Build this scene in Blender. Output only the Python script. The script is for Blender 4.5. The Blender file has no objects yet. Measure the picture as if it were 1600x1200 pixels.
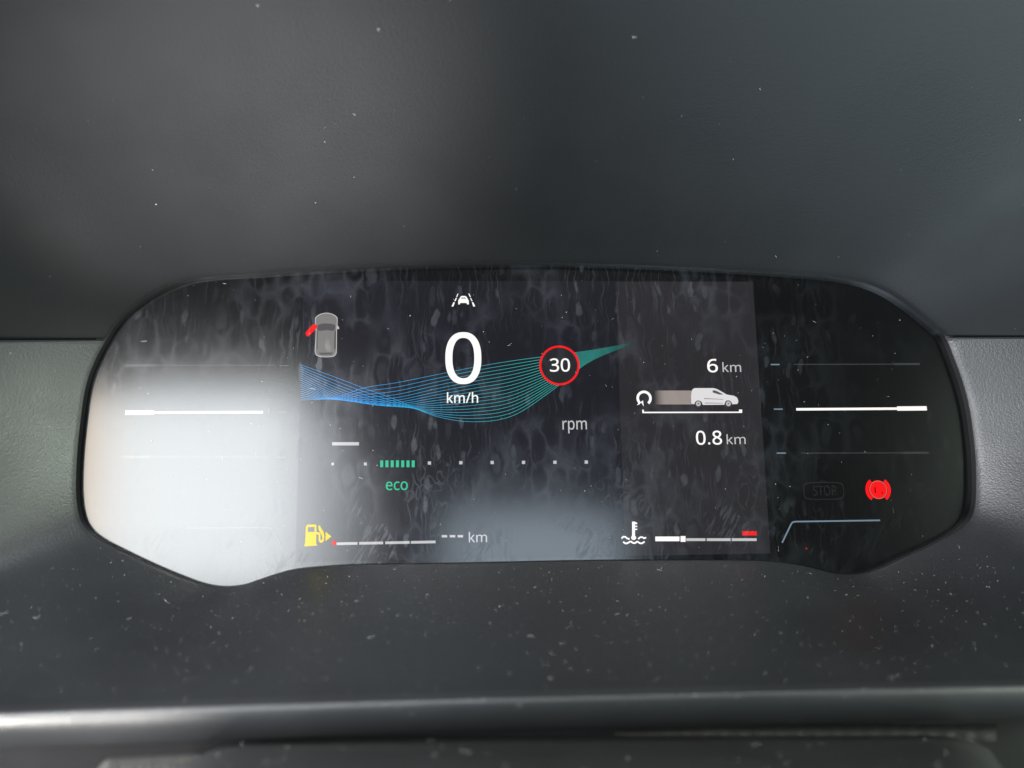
import bpy, bisect, math, random
from mathutils import Vector, Matrix
random.seed(7)
sc = bpy.context.scene
COL = sc.collection

# ------------------------------------------------------------------ frame of the cluster: u right, v up along the glass, w out of the glass
TILT = math.radians(22)                       # the glass leans back
VU, VV, VW = Vector((1, 0, 0)), Vector((0, math.sin(TILT), math.cos(TILT))), Vector((0, -math.cos(TILT), math.sin(TILT)))
ORG = Vector((0, 0, 1.0))
def G(u, v, w=0.0):                           # millimetres in the cluster's frame -> metres in the world
    return ORG + (VU * u + VV * v + VW * w) * 0.001

# ------------------------------------------------------------------ camera
CR = ((0.99879369, 0.00560402, -0.04878272), (-0.01294878, 0.98836057, -0.15157744), (0.04736548, 0.15202627, 0.98724086))
CP = (-19.108, -26.545, 241.386)
FPX = 1155.0
cam = bpy.data.cameras.new("camera")
cam.sensor_width = 36.0
cam.lens = FPX / 1600 * 36
cam.clip_start, cam.clip_end = 0.005, 50
cam_ob = bpy.data.objects.new("camera", cam)
COL.objects.link(cam_ob)
ax = [VU * CR[0][k] + VV * CR[1][k] + VW * CR[2][k] for k in range(3)]
m = Matrix((ax[0], ax[1], ax[2])).transposed().to_4x4()
m.translation = G(*CP)
cam_ob.matrix_world = m
cam.dof.use_dof = True
cam.dof.focus_distance = 0.245
cam.dof.aperture_fstop = 5.5
sc.camera = cam_ob

# ------------------------------------------------------------------ light: a dim cabin, its windows, and added strips, fill and spots
world = bpy.data.worlds.new("World")
sc.world = world
world.use_nodes = True
bg = world.node_tree.nodes["Background"]
bg.inputs[0].default_value = (0.80, 0.92, 1.0, 1)
bg.inputs[1].default_value = 0.05
def area_lamp(name, c, target, su, sv, radiance, col):
    l = bpy.data.lights.new(name, 'AREA')
    l.shape = 'RECTANGLE'
    l.size, l.size_y = su * 0.001, sv * 0.001
    l.energy = radiance * math.pi * l.size * l.size_y
    l.color = col
    o = bpy.data.objects.new(name, l)
    COL.objects.link(o)
    p, q = G(*c), G(*target)
    z = (p - q).normalized()
    x = VV.cross(z).normalized()
    y = z.cross(x)
    mm = Matrix((x, y, z)).transposed().to_4x4()
    mm.translation = p
    o.matrix_world = mm
    return o
def spot_light(name, c, target, radius, power, deg, col, blend=1.0):
    l = bpy.data.lights.new(name, 'SPOT')
    l.energy, l.color, l.shadow_soft_size = power, col, radius * 0.001
    l.spot_size, l.spot_blend = math.radians(deg), blend
    o = bpy.data.objects.new(name, l)
    COL.objects.link(o)
    p, q = G(*c), G(*target)
    o.matrix_world = Matrix.Translation(p) @ (q - p).to_track_quat('-Z', 'Y').to_matrix().to_4x4()
    return o
area_lamp("rear_side_window_light", (-332, -18, 600), (-332, -18, 0), 200, 220, 10.8, (0.93, 0.98, 1.0))
area_lamp("glare_top_strip", (-310, 106, 600), (-310, 106, 0), 190, 26, 3.6, (0.95, 0.98, 1.0))  # added dim strip that softens the top edge of the glare
area_lamp("glare_warm_strip", (-452, -25, 600), (-452, -25, 0), 36, 240, 9.5, (1.0, 0.78, 0.55))  # added warm strip, gives the glare its orange rim
area_lamp("glare_edge_strip", (-215, -24, 600), (-215, -24, 0), 32, 216, 8.4, (0.92, 0.97, 1.0))  # added strip lamp beside the glare, first step of its fade
area_lamp("glare_fade_strip", (-182, -38, 600), (-182, -38, 0), 32, 180, 4.8, (0.90, 0.95, 1.0))  # added dimmer strip, carries the glare fade further right
area_lamp("glare_tail_strip", (-148, -58, 600), (-148, -58, 0), 34, 130, 2.0, (0.90, 0.95, 1.0))  # added faint strip where the glare fade runs out
area_lamp("rear_window_light", (45, -88, 600), (45, -88, 0), 200, 84, 4.0, (0.72, 0.87, 1.0))
area_lamp("rear_strip_light", (20, -38, 600), (20, -38, 0), 150, 24, 1.3, (0.70, 0.86, 1.0))  # dim blue strip lamp just above the rear window lamp
area_lamp("driver_window_light", (-600, -30, 420), (150, 0, 10), 320, 260, 46.0, (0.96, 0.98, 1.0))
area_lamp("passenger_window_light", (660, -30, 350), (-150, 0, 10), 320, 260, 25.0, (0.86, 1.0, 0.83))
area_lamp("ledge_fill_light", (150, 430, 560), (-80, -60, 40), 360, 80, 17.0, (0.93, 0.97, 1.0))  # added area lamp for the ledge and the lip highlight
spot_light("hood_patch_spot", (60, -230, 330), (-82, 80, 44), 30, 50, 18, (1.0, 0.99, 0.97))  # added spot that makes the bright patch under the hood
spot_light("lip_fill_spot", (-300, -260, 400), (-156, -84, 66), 10, 24, 19, (1.0, 0.96, 0.90), 0.35)  # added spot aimed at the left end of the lip face
spot_light("hood_blue_spot", (160, -240, 420), (135, 135, 85), 90, 36, 34, (0.72, 0.89, 1.0))  # added bluish spot for the upper right of the hood
spot_light("ledge_left_spot", (-60, 430, 520), (-112, -66, 42), 40, 17, 18, (0.95, 0.97, 1.0))  # added spot that brightens the left part of the ledge

sc.cycles.max_bounces, sc.cycles.diffuse_bounces, sc.cycles.glossy_bounces = 4, 2, 3
vs = sc.view_settings
vs.view_transform = 'Standard'
vs.look = 'None'
vs.exposure = 0.0
vs.gamma = 1.0
vs.use_curve_mapping = False

# ------------------------------------------------------------------ helpers
def lerp(a, b, t): return a + (b - a) * t
def tag(o, label=None, cat=None, group=None, kind=None):
    if label: o["label"] = label
    if cat: o["category"] = cat
    if group: o["group"] = group
    if kind: o["kind"] = kind
    return o
def px(x, y, w=0.0):                          # survey: where the sight line of photo point (x, y) meets the plane w; returns (u, v)
    d = [CR[i][0] * (x - 800) / FPX - CR[i][1] * (y - 600) / FPX - CR[i][2] for i in range(3)]
    t = (w - CP[2]) / d[2]
    return (CP[0] + t * d[0], CP[1] + t * d[1])
def empty(name, loc):
    o = bpy.data.objects.new(name, None)
    o.empty_display_size = 0.02
    o.location = loc
    COL.objects.link(o)
    return o
def link(name, me, mat, parent=None):
    o = bpy.data.objects.new(name, me)
    COL.objects.link(o)
    if mat is not None: me.materials.append(mat)
    if parent is not None:
        o.parent = parent
        if parent.type == 'EMPTY': o.matrix_parent_inverse = Matrix.Translation(parent.location).inverted()
    return o
def mesh(name, verts, faces, mat, parent=None, smooth=True):
    me = bpy.data.meshes.new(name)
    me.from_pydata([tuple(v) for v in verts], [], faces)
    me.validate()
    if smooth:
        for p in me.polygons: p.use_smooth = True
    me.update()
    return link(name, me, mat, parent)
def flat(name, contours, mat, parent, w, bold=0.0):
    """even-odd filled outline, contours in (u, v) millimetres, lying in the plane w"""
    cu = bpy.data.curves.new(name, 'CURVE')
    cu.dimensions = '2D'
    cu.fill_mode = 'BOTH'
    cu.offset = bold
    for c in contours:
        s = cu.splines.new('POLY')
        s.points.add(len(c) - 1)
        for p, q in zip(s.points, c): p.co = (q[0], q[1], 0, 1)
        s.use_cyclic_u = True
    tmp = bpy.data.objects.new(name, cu)
    COL.objects.link(tmp)
    bpy.context.view_layer.update()
    me = bpy.data.meshes.new_from_object(tmp.evaluated_get(bpy.context.evaluated_depsgraph_get()))
    bpy.data.objects.remove(tmp)
    bpy.data.curves.remove(cu)
    me.materials.clear()
    flip = sum(p.normal.z for p in me.polygons) < 0
    for v in me.vertices: v.co = G(v.co.x, v.co.y, w)
    if flip: me.flip_normals()
    me.update()
    me.name = name
    return link(name, me, mat, parent)
def pxs(pts, w=0.0): return [px(x, y, w) for x, y in pts]
def crop(pts, ox, oy, s): return [px(ox + x / s, oy + y / s) for x, y in pts]
def rect(x0, y0, x1, y1): return pxs([(x0, y0), (x1, y0), (x1, y1), (x0, y1)])
def bar(xa, ya, xb, yb, th):                  # straight bar between two photo points, th in photo pixels
    a, b = Vector(px(xa, ya)), Vector(px(xb, yb))
    n = (b - a).normalized().orthogonal() * th * 0.5 * 0.209
    return [tuple(a + n), tuple(b + n), tuple(b - n), tuple(a - n)]
def disc(c, r, n=40, ry=None, ex=2.0):
    out = []
    for k in range(n):
        a = 2 * math.pi * k / n
        ca, sa = math.cos(a), math.sin(a)
        out.append((c[0] + r * math.copysign(abs(ca) ** (2 / ex), ca), c[1] + (ry or r) * math.copysign(abs(sa) ** (2 / ex), sa)))
    return out
def arc_band(c, r0, r1, a0, a1, n=24):
    o = [(c[0] + r1 * math.cos(math.radians(lerp(a0, a1, k / n))), c[1] + r1 * math.sin(math.radians(lerp(a0, a1, k / n)))) for k in range(n + 1)]
    i = [(c[0] + r0 * math.cos(math.radians(lerp(a1, a0, k / n))), c[1] + r0 * math.sin(math.radians(lerp(a1, a0, k / n)))) for k in range(n + 1)]
    return o + i
def stroke(pts, th):                          # polyline -> ribbon outline, th in mm
    P = [Vector(p) for p in pts]
    L, Rr = [], []
    for i, p in enumerate(P):
        t = (P[min(i + 1, len(P) - 1)] - P[max(i - 1, 0)]).normalized()
        n = Vector((-t.y, t.x)) * th / 2
        L.append(tuple(p + n)); Rr.append(tuple(p - n))
    return L + Rr[::-1]
def smooth_poly(pts, k=6, closed=False):      # Catmull-Rom
    n = len(pts); out = []
    for i in range(n if closed else n - 1):
        if closed: a, b, c, d = pts[i - 1], pts[i], pts[(i + 1) % n], pts[(i + 2) % n]
        else: a, b, c, d = pts[max(i - 1, 0)], pts[i], pts[i + 1], pts[min(i + 2, n - 1)]
        for j in range(k):
            t = j / k
            out.append(tuple(0.5 * (2 * b[q] + (c[q] - a[q]) * t + (2 * a[q] - 5 * b[q] + 4 * c[q] - d[q]) * t * t + (3 * b[q] - a[q] - 3 * c[q] + d[q]) * t ** 3) for q in range(len(b))))
    if not closed: out.append(tuple(pts[-1]))
    return out

# letter shapes (thousandths of an em): advance, outlines
GLYPH = {
'0': (459, [[[419,287],[419,264],[418,242],[417,221],[415,201],[412,181],[409,163],[405,145],[401,128],[395,112],[390,97],[383,83],[376,70],[368,58],[359,47],[349,37],[339,27],[328,19],[316,12],[304,6],[290,1],[276,-3],[261,-6],[245,-7],[229,-8],[208,-7],[188,-4],[170,1],[153,8],[137,16],[122,27],[109,40],[97,54],[86,70],[76,88],[67,108],[60,129],[53,151],[48,176],[44,201],[42,229],[40,257],[39,287],[40,317],[41,346],[44,373],[48,399],[52,423],[58,446],[65,467],[73,486],[83,504],[93,520],[105,534],[119,547],[133,557],[149,566],[167,573],[186,578],[207,580],[229,581],[249,580],[269,578],[287,573],[304,566],[320,557],[335,547],[349,534],[361,520],[372,504],[382,486],[391,467],[399,446],[405,423],[410,399],[414,373],[417,346],[419,317]],[[110,287],[110,262],[111,238],[113,215],[115,194],[118,174],[121,156],[126,140],[131,125],[137,111],[143,98],[151,88],[159,78],[168,70],[178,64],[190,59],[202,55],[215,53],[229,52],[243,53],[256,55],[268,59],[279,64],[289,70],[298,78],[306,87],[314,98],[320,110],[326,124],[332,139],[336,156],[340,174],[343,194],[345,215],[347,238],[348,262],[348,287],[348,313],[347,336],[345,359],[343,380],[340,399],[336,417],[332,434],[326,449],[320,463],[314,475],[306,486],[298,495],[289,503],[279,510],[268,515],[256,518],[243,521],[229,521],[215,521],[202,518],[190,515],[178,510],[168,503],[159,495],[151,486],[143,475],[137,463],[131,449],[126,434],[121,417],[118,399],[115,380],[113,359],[111,336],[110,313]]]),
'3': (459, [[[395,439],[395,426],[394,414],[392,403],[389,392],[385,382],[381,372],[376,363],[370,355],[363,347],[356,339],[348,333],[340,326],[330,321],[321,316],[310,311],[300,307],[288,304],[277,302],[277,298],[299,295],[319,290],[337,283],[353,276],[367,266],[379,255],[390,243],[398,229],[405,214],[409,198],[412,181],[413,163],[412,147],[410,131],[407,116],[403,101],[397,87],[390,74],[381,62],[371,50],[360,40],[348,30],[333,21],[318,14],[301,7],[283,2],[263,-3],[241,-6],[218,-7],[193,-8],[178,-8],[164,-7],[150,-6],[136,-5],[123,-3],[110,-1],[97,1],[85,5],[72,8],[60,13],[48,18],[36,23],[36,89],[48,83],[61,78],[74,73],[87,69],[100,65],[114,61],[128,58],[141,56],[155,54],[168,52],[181,52],[194,51],[219,52],[241,55],[260,59],[278,65],[293,72],[305,81],[316,92],[324,104],[331,117],[335,132],[338,147],[339,164],[339,176],[337,187],[335,197],[331,206],[326,215],[320,223],[314,230],[306,236],[297,242],[288,247],[277,251],[265,255],[253,258],[240,261],[226,263],[211,264],[195,265],[179,265],[123,265],[123,326],[180,326],[195,326],[209,327],[223,329],[236,332],[248,335],[259,339],[269,344],[278,350],[286,356],[294,362],[301,369],[307,377],[312,386],[316,394],[319,404],[321,413],[323,423],[323,434],[322,447],[320,460],[316,471],[311,481],[304,490],[295,498],[285,505],[274,511],[262,516],[249,519],[234,521],[219,521],[209,521],[199,521],[190,520],[181,519],[172,517],[164,515],[155,513],[147,511],[140,508],[132,505],[125,502],[117,498],[110,495],[103,491],[96,487],[89,482],[82,478],[75,473],[39,521],[50,529],[61,537],[73,544],[87,550],[100,557],[115,563],[131,568],[147,573],[163,576],[181,579],[199,580],[218,581],[247,579],[273,576],[296,571],[317,563],[336,553],[352,540],[365,527],[376,511],[384,495],[390,477],[394,459]]]),
'6': (459, [[[44,245],[44,261],[45,278],[46,294],[47,310],[49,326],[51,342],[53,358],[57,374],[60,389],[64,404],[69,419],[75,433],[81,447],[87,461],[95,474],[103,486],[112,498],[121,510],[131,520],[143,530],[155,539],[168,548],[181,555],[196,562],[212,568],[228,572],[246,576],[265,578],[285,580],[306,581],[312,581],[318,580],[324,580],[330,580],[337,579],[344,579],[350,578],[356,578],[362,577],[368,576],[372,575],[377,573],[377,513],[372,515],[367,516],[362,517],[356,519],[350,520],[344,520],[308,523],[290,522],[273,521],[257,518],[242,515],[229,510],[216,504],[204,498],[193,491],[183,483],[173,474],[165,464],[158,454],[151,443],[145,431],[139,419],[134,407],[130,394],[127,380],[124,366],[121,352],[119,337],[117,322],[116,307],[115,291],[119,291],[124,297],[128,303],[133,309],[138,315],[144,320],[150,326],[156,330],[163,335],[170,339],[178,343],[186,347],[194,350],[203,352],[213,355],[223,356],[233,357],[244,358],[255,358],[271,358],[287,356],[302,353],[316,349],[329,344],[342,338],[354,331],[365,322],[375,313],[384,303],[393,291],[400,279],[407,265],[412,251],[416,236],[419,220],[420,202],[421,184],[420,165],[419,147],[415,129],[411,112],[405,97],[399,82],[391,68],[382,55],[372,44],[361,33],[349,24],[336,15],[322,8],[307,2],[291,-2],[275,-5],[257,-7],[239,-8],[225,-8],[212,-6],[199,-4],[187,-1],[175,3],[163,7],[151,13],[140,19],[130,26],[119,35],[110,44],[101,54],[92,65],[84,76],[77,89],[70,103],[64,117],[59,133],[54,149],[51,166],[48,185],[46,204],[45,224]],[[238,51],[254,52],[270,55],[284,59],[297,66],[309,74],[320,84],[330,96],[337,109],[343,125],[348,143],[350,163],[351,184],[350,202],[348,218],[344,233],[339,247],[332,260],[324,271],[314,281],[302,289],[289,295],[274,300],[258,302],[241,303],[228,303],[217,301],[205,299],[195,296],[184,292],[175,287],[166,282],[157,276],[150,270],[143,263],[137,256],[131,248],[126,240],[122,232],[119,223],[117,215],[116,207],[115,198],[116,189],[116,181],[117,172],[119,163],[121,155],[123,146],[126,138],[129,129],[133,121],[137,114],[141,106],[146,99],[152,92],[158,85],[164,79],[170,74],[177,69],[185,64],[193,60],[201,57],[210,55],[219,53],[228,52]]]),
'8': (459, [[[229,581],[245,580],[261,579],[276,577],[291,574],[304,570],[318,565],[330,559],[341,553],[352,546],[362,538],[370,529],[378,519],[385,508],[390,497],[395,485],[398,472],[400,458],[400,443],[400,432],[399,421],[396,411],[394,401],[390,392],[385,383],[380,375],[374,367],[368,359],[361,352],[354,345],[346,338],[337,332],[329,325],[320,319],[310,314],[301,308],[291,303],[303,297],[314,291],[325,285],[335,279],[345,272],[355,265],[365,258],[373,250],[381,242],[389,234],[395,225],[401,216],[407,206],[411,196],[414,185],[417,173],[418,161],[419,148],[418,133],[416,118],[413,104],[408,90],[402,77],[395,65],[387,54],[378,44],[367,34],[356,26],[344,18],[330,11],[316,5],[300,1],[284,-3],[267,-6],[250,-7],[231,-8],[211,-8],[192,-6],[174,-3],[157,0],[141,5],[126,10],[113,17],[100,24],[89,33],[78,42],[69,52],[61,63],[55,75],[49,87],[45,101],[42,115],[40,130],[39,146],[40,159],[41,171],[43,183],[47,194],[51,204],[56,214],[62,224],[68,232],[75,241],[82,249],[91,257],[99,264],[109,271],[118,277],[128,283],[138,289],[148,294],[158,299],[149,305],[140,310],[131,316],[123,322],[115,329],[107,336],[100,343],[93,350],[87,358],[81,366],[76,374],[71,383],[67,392],[64,401],[61,411],[59,422],[58,433],[58,444],[58,459],[60,472],[63,485],[68,497],[73,508],[80,518],[88,528],[97,537],[107,545],[117,552],[129,559],[141,565],[154,569],[168,573],[182,577],[197,579],[213,580]],[[108,145],[109,132],[112,119],[116,107],[121,96],[129,85],[138,76],[149,67],[161,60],[176,55],[192,51],[210,49],[229,48],[248,49],[265,51],[281,55],[295,60],[308,67],[319,76],[328,85],[336,96],[342,108],[346,120],[349,133],[350,148],[349,157],[348,166],[346,174],[343,182],[339,190],[335,197],[330,204],[324,211],[317,217],[310,223],[302,229],[293,235],[284,240],[274,246],[264,251],[253,256],[241,261],[229,265],[217,270],[205,265],[194,260],[184,254],[174,249],[166,243],[157,237],[149,231],[142,225],[136,219],[130,212],[125,205],[121,197],[117,190],[114,182],[111,173],[110,164],[109,155]],[[228,524],[213,523],[200,521],[188,518],[176,514],[165,509],[155,502],[146,495],[139,486],[134,476],[130,466],[127,454],[127,441],[127,431],[128,422],[130,414],[133,406],[136,398],[141,391],[146,385],[151,379],[157,373],[164,367],[171,362],[179,357],[187,353],[195,348],[204,344],[213,339],[222,335],[232,330],[241,334],[250,339],[258,343],[267,348],[274,352],[282,357],[289,362],[296,367],[302,373],[307,379],[313,385],[317,392],[321,399],[325,406],[327,414],[329,423],[330,432],[330,441],[330,454],[327,466],[323,476],[318,486],[311,495],[302,502],[292,509],[282,514],[270,518],[257,521],[243,523]]]),
'.': (215, [[[58,43],[58,53],[59,61],[61,69],[64,75],[68,81],[72,85],[77,89],[82,92],[88,94],[94,96],[100,97],[107,97],[113,97],[120,96],[126,94],[132,92],[137,89],[142,85],[147,81],[151,75],[153,69],[156,61],[157,53],[157,43],[157,34],[156,26],[153,18],[151,12],[147,6],[142,2],[137,-2],[132,-6],[126,-8],[120,-10],[113,-11],[107,-11],[100,-11],[94,-10],[88,-8],[82,-6],[77,-2],[72,2],[68,6],[64,12],[61,18],[59,26],[58,34]]]),
'k': (428, [[[138,291],[138,287],[138,282],[138,276],[137,270],[137,264],[137,257],[136,251],[136,244],[136,238],[135,232],[135,227],[135,221],[138,221],[140,224],[142,226],[144,229],[146,232],[149,236],[152,240],[172,264],[175,268],[178,272],[181,276],[184,279],[187,282],[189,285],[326,430],[409,430],[235,246],[421,0],[336,0],[187,200],[138,158],[138,0],[68,0],[68,609],[138,609]]]),
'm': (750, [[[540,438],[563,437],[584,434],[603,429],[621,421],[636,412],[649,401],[660,387],[669,371],[676,352],[681,330],[684,306],[685,280],[685,0],[615,0],[615,277],[614,293],[613,308],[610,321],[606,333],[600,344],[594,353],[586,361],[577,367],[567,372],[555,376],[542,378],[528,379],[508,378],[490,374],[474,369],[460,362],[448,353],[438,342],[430,329],[423,315],[418,298],[414,280],[412,259],[411,237],[411,0],[342,0],[342,277],[341,288],[341,298],[339,308],[337,317],[335,325],[332,333],[329,340],[325,347],[320,353],[315,359],[309,363],[303,367],[296,371],[289,374],[281,376],[272,377],[263,378],[253,379],[239,378],[227,377],[215,374],[204,370],[194,366],[185,360],[177,354],[170,347],[164,338],[158,329],[154,319],[150,308],[146,296],[144,283],[141,269],[140,255],[139,239],[139,223],[139,0],[68,0],[68,430],[125,430],[136,371],[140,371],[144,379],[149,385],[155,392],[160,398],[166,403],[173,409],[179,413],[186,418],[194,422],[201,425],[209,428],[217,431],[225,433],[233,435],[241,436],[249,437],[258,438],[266,438],[282,437],[298,436],[312,433],[325,430],[338,426],[349,420],[360,414],[369,406],[378,398],[386,388],[392,377],[398,366],[402,366],[409,377],[418,388],[427,398],[438,406],[449,414],[461,420],[473,426],[486,430],[499,433],[512,436],[526,437]]]),
'/': (298, [[[290,573],[77,0],[8,0],[221,573]]]),
'h': (496, [[[139,431],[138,399],[137,394],[137,389],[136,384],[136,379],[135,375],[135,370],[140,370],[144,378],[149,385],[155,391],[161,397],[167,402],[174,407],[181,412],[188,416],[196,420],[204,424],[212,427],[221,429],[229,432],[238,434],[247,435],[255,436],[264,437],[273,437],[290,437],[306,435],[321,433],[335,430],[348,426],[360,421],[372,415],[382,408],[391,400],[399,391],[407,381],[413,370],[418,358],[423,344],[426,330],[429,314],[430,298],[431,280],[431,0],[361,0],[361,275],[360,292],[358,307],[355,321],[351,333],[345,344],[338,353],[329,361],[319,367],[308,372],[295,376],[280,378],[265,379],[249,378],[235,377],[222,374],[210,370],[199,366],[189,360],[181,354],[173,347],[166,338],[160,329],[155,319],[150,308],[147,295],[144,283],[142,269],[140,254],[139,239],[139,222],[139,0],[68,0],[68,609],[139,609]]]),
'r': (331, [[[269,438],[295,437],[299,436],[304,436],[308,435],[312,435],[316,434],[319,433],[310,368],[287,372],[264,374],[256,373],[248,373],[240,371],[232,369],[224,366],[217,363],[209,360],[202,355],[195,351],[189,346],[182,340],[176,334],[171,328],[166,321],[161,313],[156,305],[152,297],[149,289],[146,280],[143,270],[141,261],[140,251],[139,240],[139,229],[139,0],[68,0],[68,430],[126,430],[134,351],[137,351],[142,359],[147,367],[152,374],[158,381],[164,388],[170,395],[177,401],[183,407],[191,413],[198,418],[206,422],[214,426],[223,430],[231,433],[240,435],[249,437],[259,438]]]),
'p': (493, [[[273,438],[298,436],[322,432],[344,424],[365,413],[384,399],[401,383],[415,363],[428,339],[437,313],[444,284],[448,251],[449,216],[448,192],[447,170],[444,148],[439,129],[434,110],[427,93],[419,77],[410,62],[401,49],[390,37],[378,26],[365,17],[352,10],[337,3],[322,-2],[306,-5],[289,-7],[272,-8],[261,-8],[251,-7],[241,-6],[231,-4],[222,-2],[213,1],[205,4],[197,7],[190,11],[182,15],[176,19],[170,24],[164,28],[158,33],[153,38],[148,44],[143,49],[139,55],[134,55],[134,50],[135,45],[136,39],[136,33],[137,27],[137,20],[138,13],[138,7],[138,1],[139,-5],[139,-11],[139,-16],[139,-192],[68,-192],[68,430],[126,430],[136,371],[139,371],[143,377],[148,383],[153,389],[158,394],[164,400],[170,405],[176,410],[182,414],[189,419],[197,422],[205,426],[213,429],[222,432],[231,434],[240,436],[251,437],[261,438]],[[260,379],[246,378],[233,377],[221,374],[210,371],[199,367],[190,362],[182,356],[174,349],[167,342],[161,333],[156,323],[152,313],[148,301],[145,289],[142,275],[141,261],[139,246],[139,229],[139,216],[139,199],[140,182],[142,167],[144,152],[147,139],[150,126],[154,114],[159,103],[165,93],[172,85],[180,77],[188,70],[198,64],[208,59],[220,55],[233,53],[246,51],[261,51],[274,51],[286,53],[297,56],[308,60],[317,66],[326,72],[334,80],[341,88],[348,98],[354,108],[359,119],[364,131],[367,144],[371,157],[373,171],[375,186],[376,201],[376,217],[375,240],[373,262],[369,283],[363,302],[356,319],[348,334],[337,348],[325,359],[311,367],[296,374],[279,377]]]),
'e': (452, [[[234,438],[252,437],[269,435],[286,432],[301,427],[316,421],[329,414],[342,405],[354,396],[364,385],[374,373],[383,360],[390,346],[397,331],[402,315],[406,299],[409,281],[411,263],[411,244],[411,201],[117,201],[119,178],[122,157],[127,137],[134,119],[143,104],[154,90],[167,79],[181,69],[197,62],[215,56],[234,53],[254,52],[268,52],[280,53],[293,54],[305,56],[316,57],[327,60],[337,62],[348,66],[359,69],[370,73],[381,77],[392,82],[392,20],[381,15],[370,11],[359,8],[349,4],[338,1],[327,-1],[316,-3],[304,-5],[292,-6],[279,-7],[265,-8],[251,-8],[231,-7],[212,-5],[194,-2],[176,3],[159,9],[143,17],[128,26],[114,36],[101,48],[90,61],[79,75],[70,91],[62,108],[56,126],[51,146],[47,167],[45,189],[44,212],[45,235],[47,257],[50,277],[55,297],[61,315],[68,333],[76,349],[86,364],[96,378],[108,390],[121,401],[134,411],[149,419],[164,426],[181,431],[198,435],[216,437]],[[233,380],[217,379],[202,377],[188,372],[175,366],[164,358],[154,348],[144,336],[137,323],[130,309],[125,293],[121,276],[119,257],[338,257],[337,269],[336,281],[335,292],[333,302],[330,312],[326,322],[322,330],[318,338],[312,346],[306,353],[300,359],[292,364],[284,369],[276,373],[266,376],[256,378],[245,380]]]),
'c': (385, [[[241,-8],[222,-7],[204,-5],[187,-2],[170,2],[154,8],[139,15],[125,24],[112,34],[99,45],[88,58],[78,72],[69,87],[62,104],[55,123],[50,143],[47,165],[45,188],[44,213],[45,238],[47,262],[51,284],[56,305],[62,324],[71,342],[80,357],[90,372],[102,385],[114,396],[128,406],[142,415],[158,422],[174,428],[191,432],[208,435],[226,437],[245,438],[256,438],[267,437],[278,436],[288,435],[299,433],[309,431],[319,429],[328,426],[336,424],[344,421],[352,418],[358,415],[337,356],[330,358],[323,361],[316,363],[308,365],[300,368],[292,370],[283,372],[275,373],[267,374],[259,375],[251,376],[244,376],[230,376],[217,374],[204,371],[193,368],[182,363],[172,358],[163,351],[155,343],[148,335],[141,325],[136,315],[131,303],[127,291],[123,277],[120,263],[119,247],[117,231],[117,213],[117,197],[119,181],[120,166],[123,152],[127,138],[131,126],[136,114],[141,104],[148,94],[155,86],[163,78],[172,71],[181,66],[191,61],[202,58],[214,55],[227,53],[240,53],[251,53],[262,54],[273,55],[283,56],[293,58],[302,60],[311,63],[319,65],[328,68],[336,71],[344,74],[351,78],[351,15],[344,12],[336,8],[328,5],[320,3],[312,0],[304,-2],[295,-4],[285,-5],[275,-7],[264,-7],[253,-8]]]),
'o': (485, [[[442,216],[441,198],[440,181],[438,165],[436,150],[432,135],[428,121],[423,107],[417,95],[411,82],[404,71],[396,60],[388,51],[379,41],[369,33],[359,25],[348,18],[336,12],[324,7],[312,2],[299,-1],[285,-4],[271,-6],[256,-8],[241,-8],[227,-8],[214,-6],[200,-4],[188,-1],[175,2],[163,7],[151,12],[140,18],[129,25],[119,33],[109,41],[100,51],[92,60],[84,71],[77,82],[70,95],[64,107],[59,121],[54,135],[51,150],[48,165],[46,181],[45,198],[44,216],[45,239],[47,261],[50,282],[55,301],[61,319],[68,336],[77,352],[87,367],[97,380],[110,392],[123,402],[137,412],[153,420],[169,426],[186,431],[204,435],[224,437],[244,438],[263,437],[281,435],[299,431],[316,426],[332,420],[347,412],[361,402],[374,392],[387,380],[398,367],[408,352],[417,336],[424,319],[431,301],[436,282],[439,261],[441,239]],[[117,216],[117,199],[119,184],[120,169],[123,154],[126,141],[130,128],[135,116],[141,105],[147,95],[155,86],[163,78],[172,71],[181,64],[192,59],[203,56],[216,53],[229,51],[243,51],[257,51],[270,53],[282,56],[294,59],[305,64],[314,71],[323,78],[331,86],[339,95],[345,105],[351,116],[356,128],[360,141],[363,154],[366,169],[367,184],[369,199],[369,216],[369,232],[367,248],[365,263],[363,277],[359,291],[355,303],[350,315],[345,325],[338,335],[331,344],[323,352],[314,359],[304,365],[294,370],[282,374],[270,376],[256,378],[242,379],[221,377],[202,374],[185,368],[171,359],[158,348],[147,335],[138,320],[130,303],[124,284],[120,263],[118,240]]]),
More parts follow.
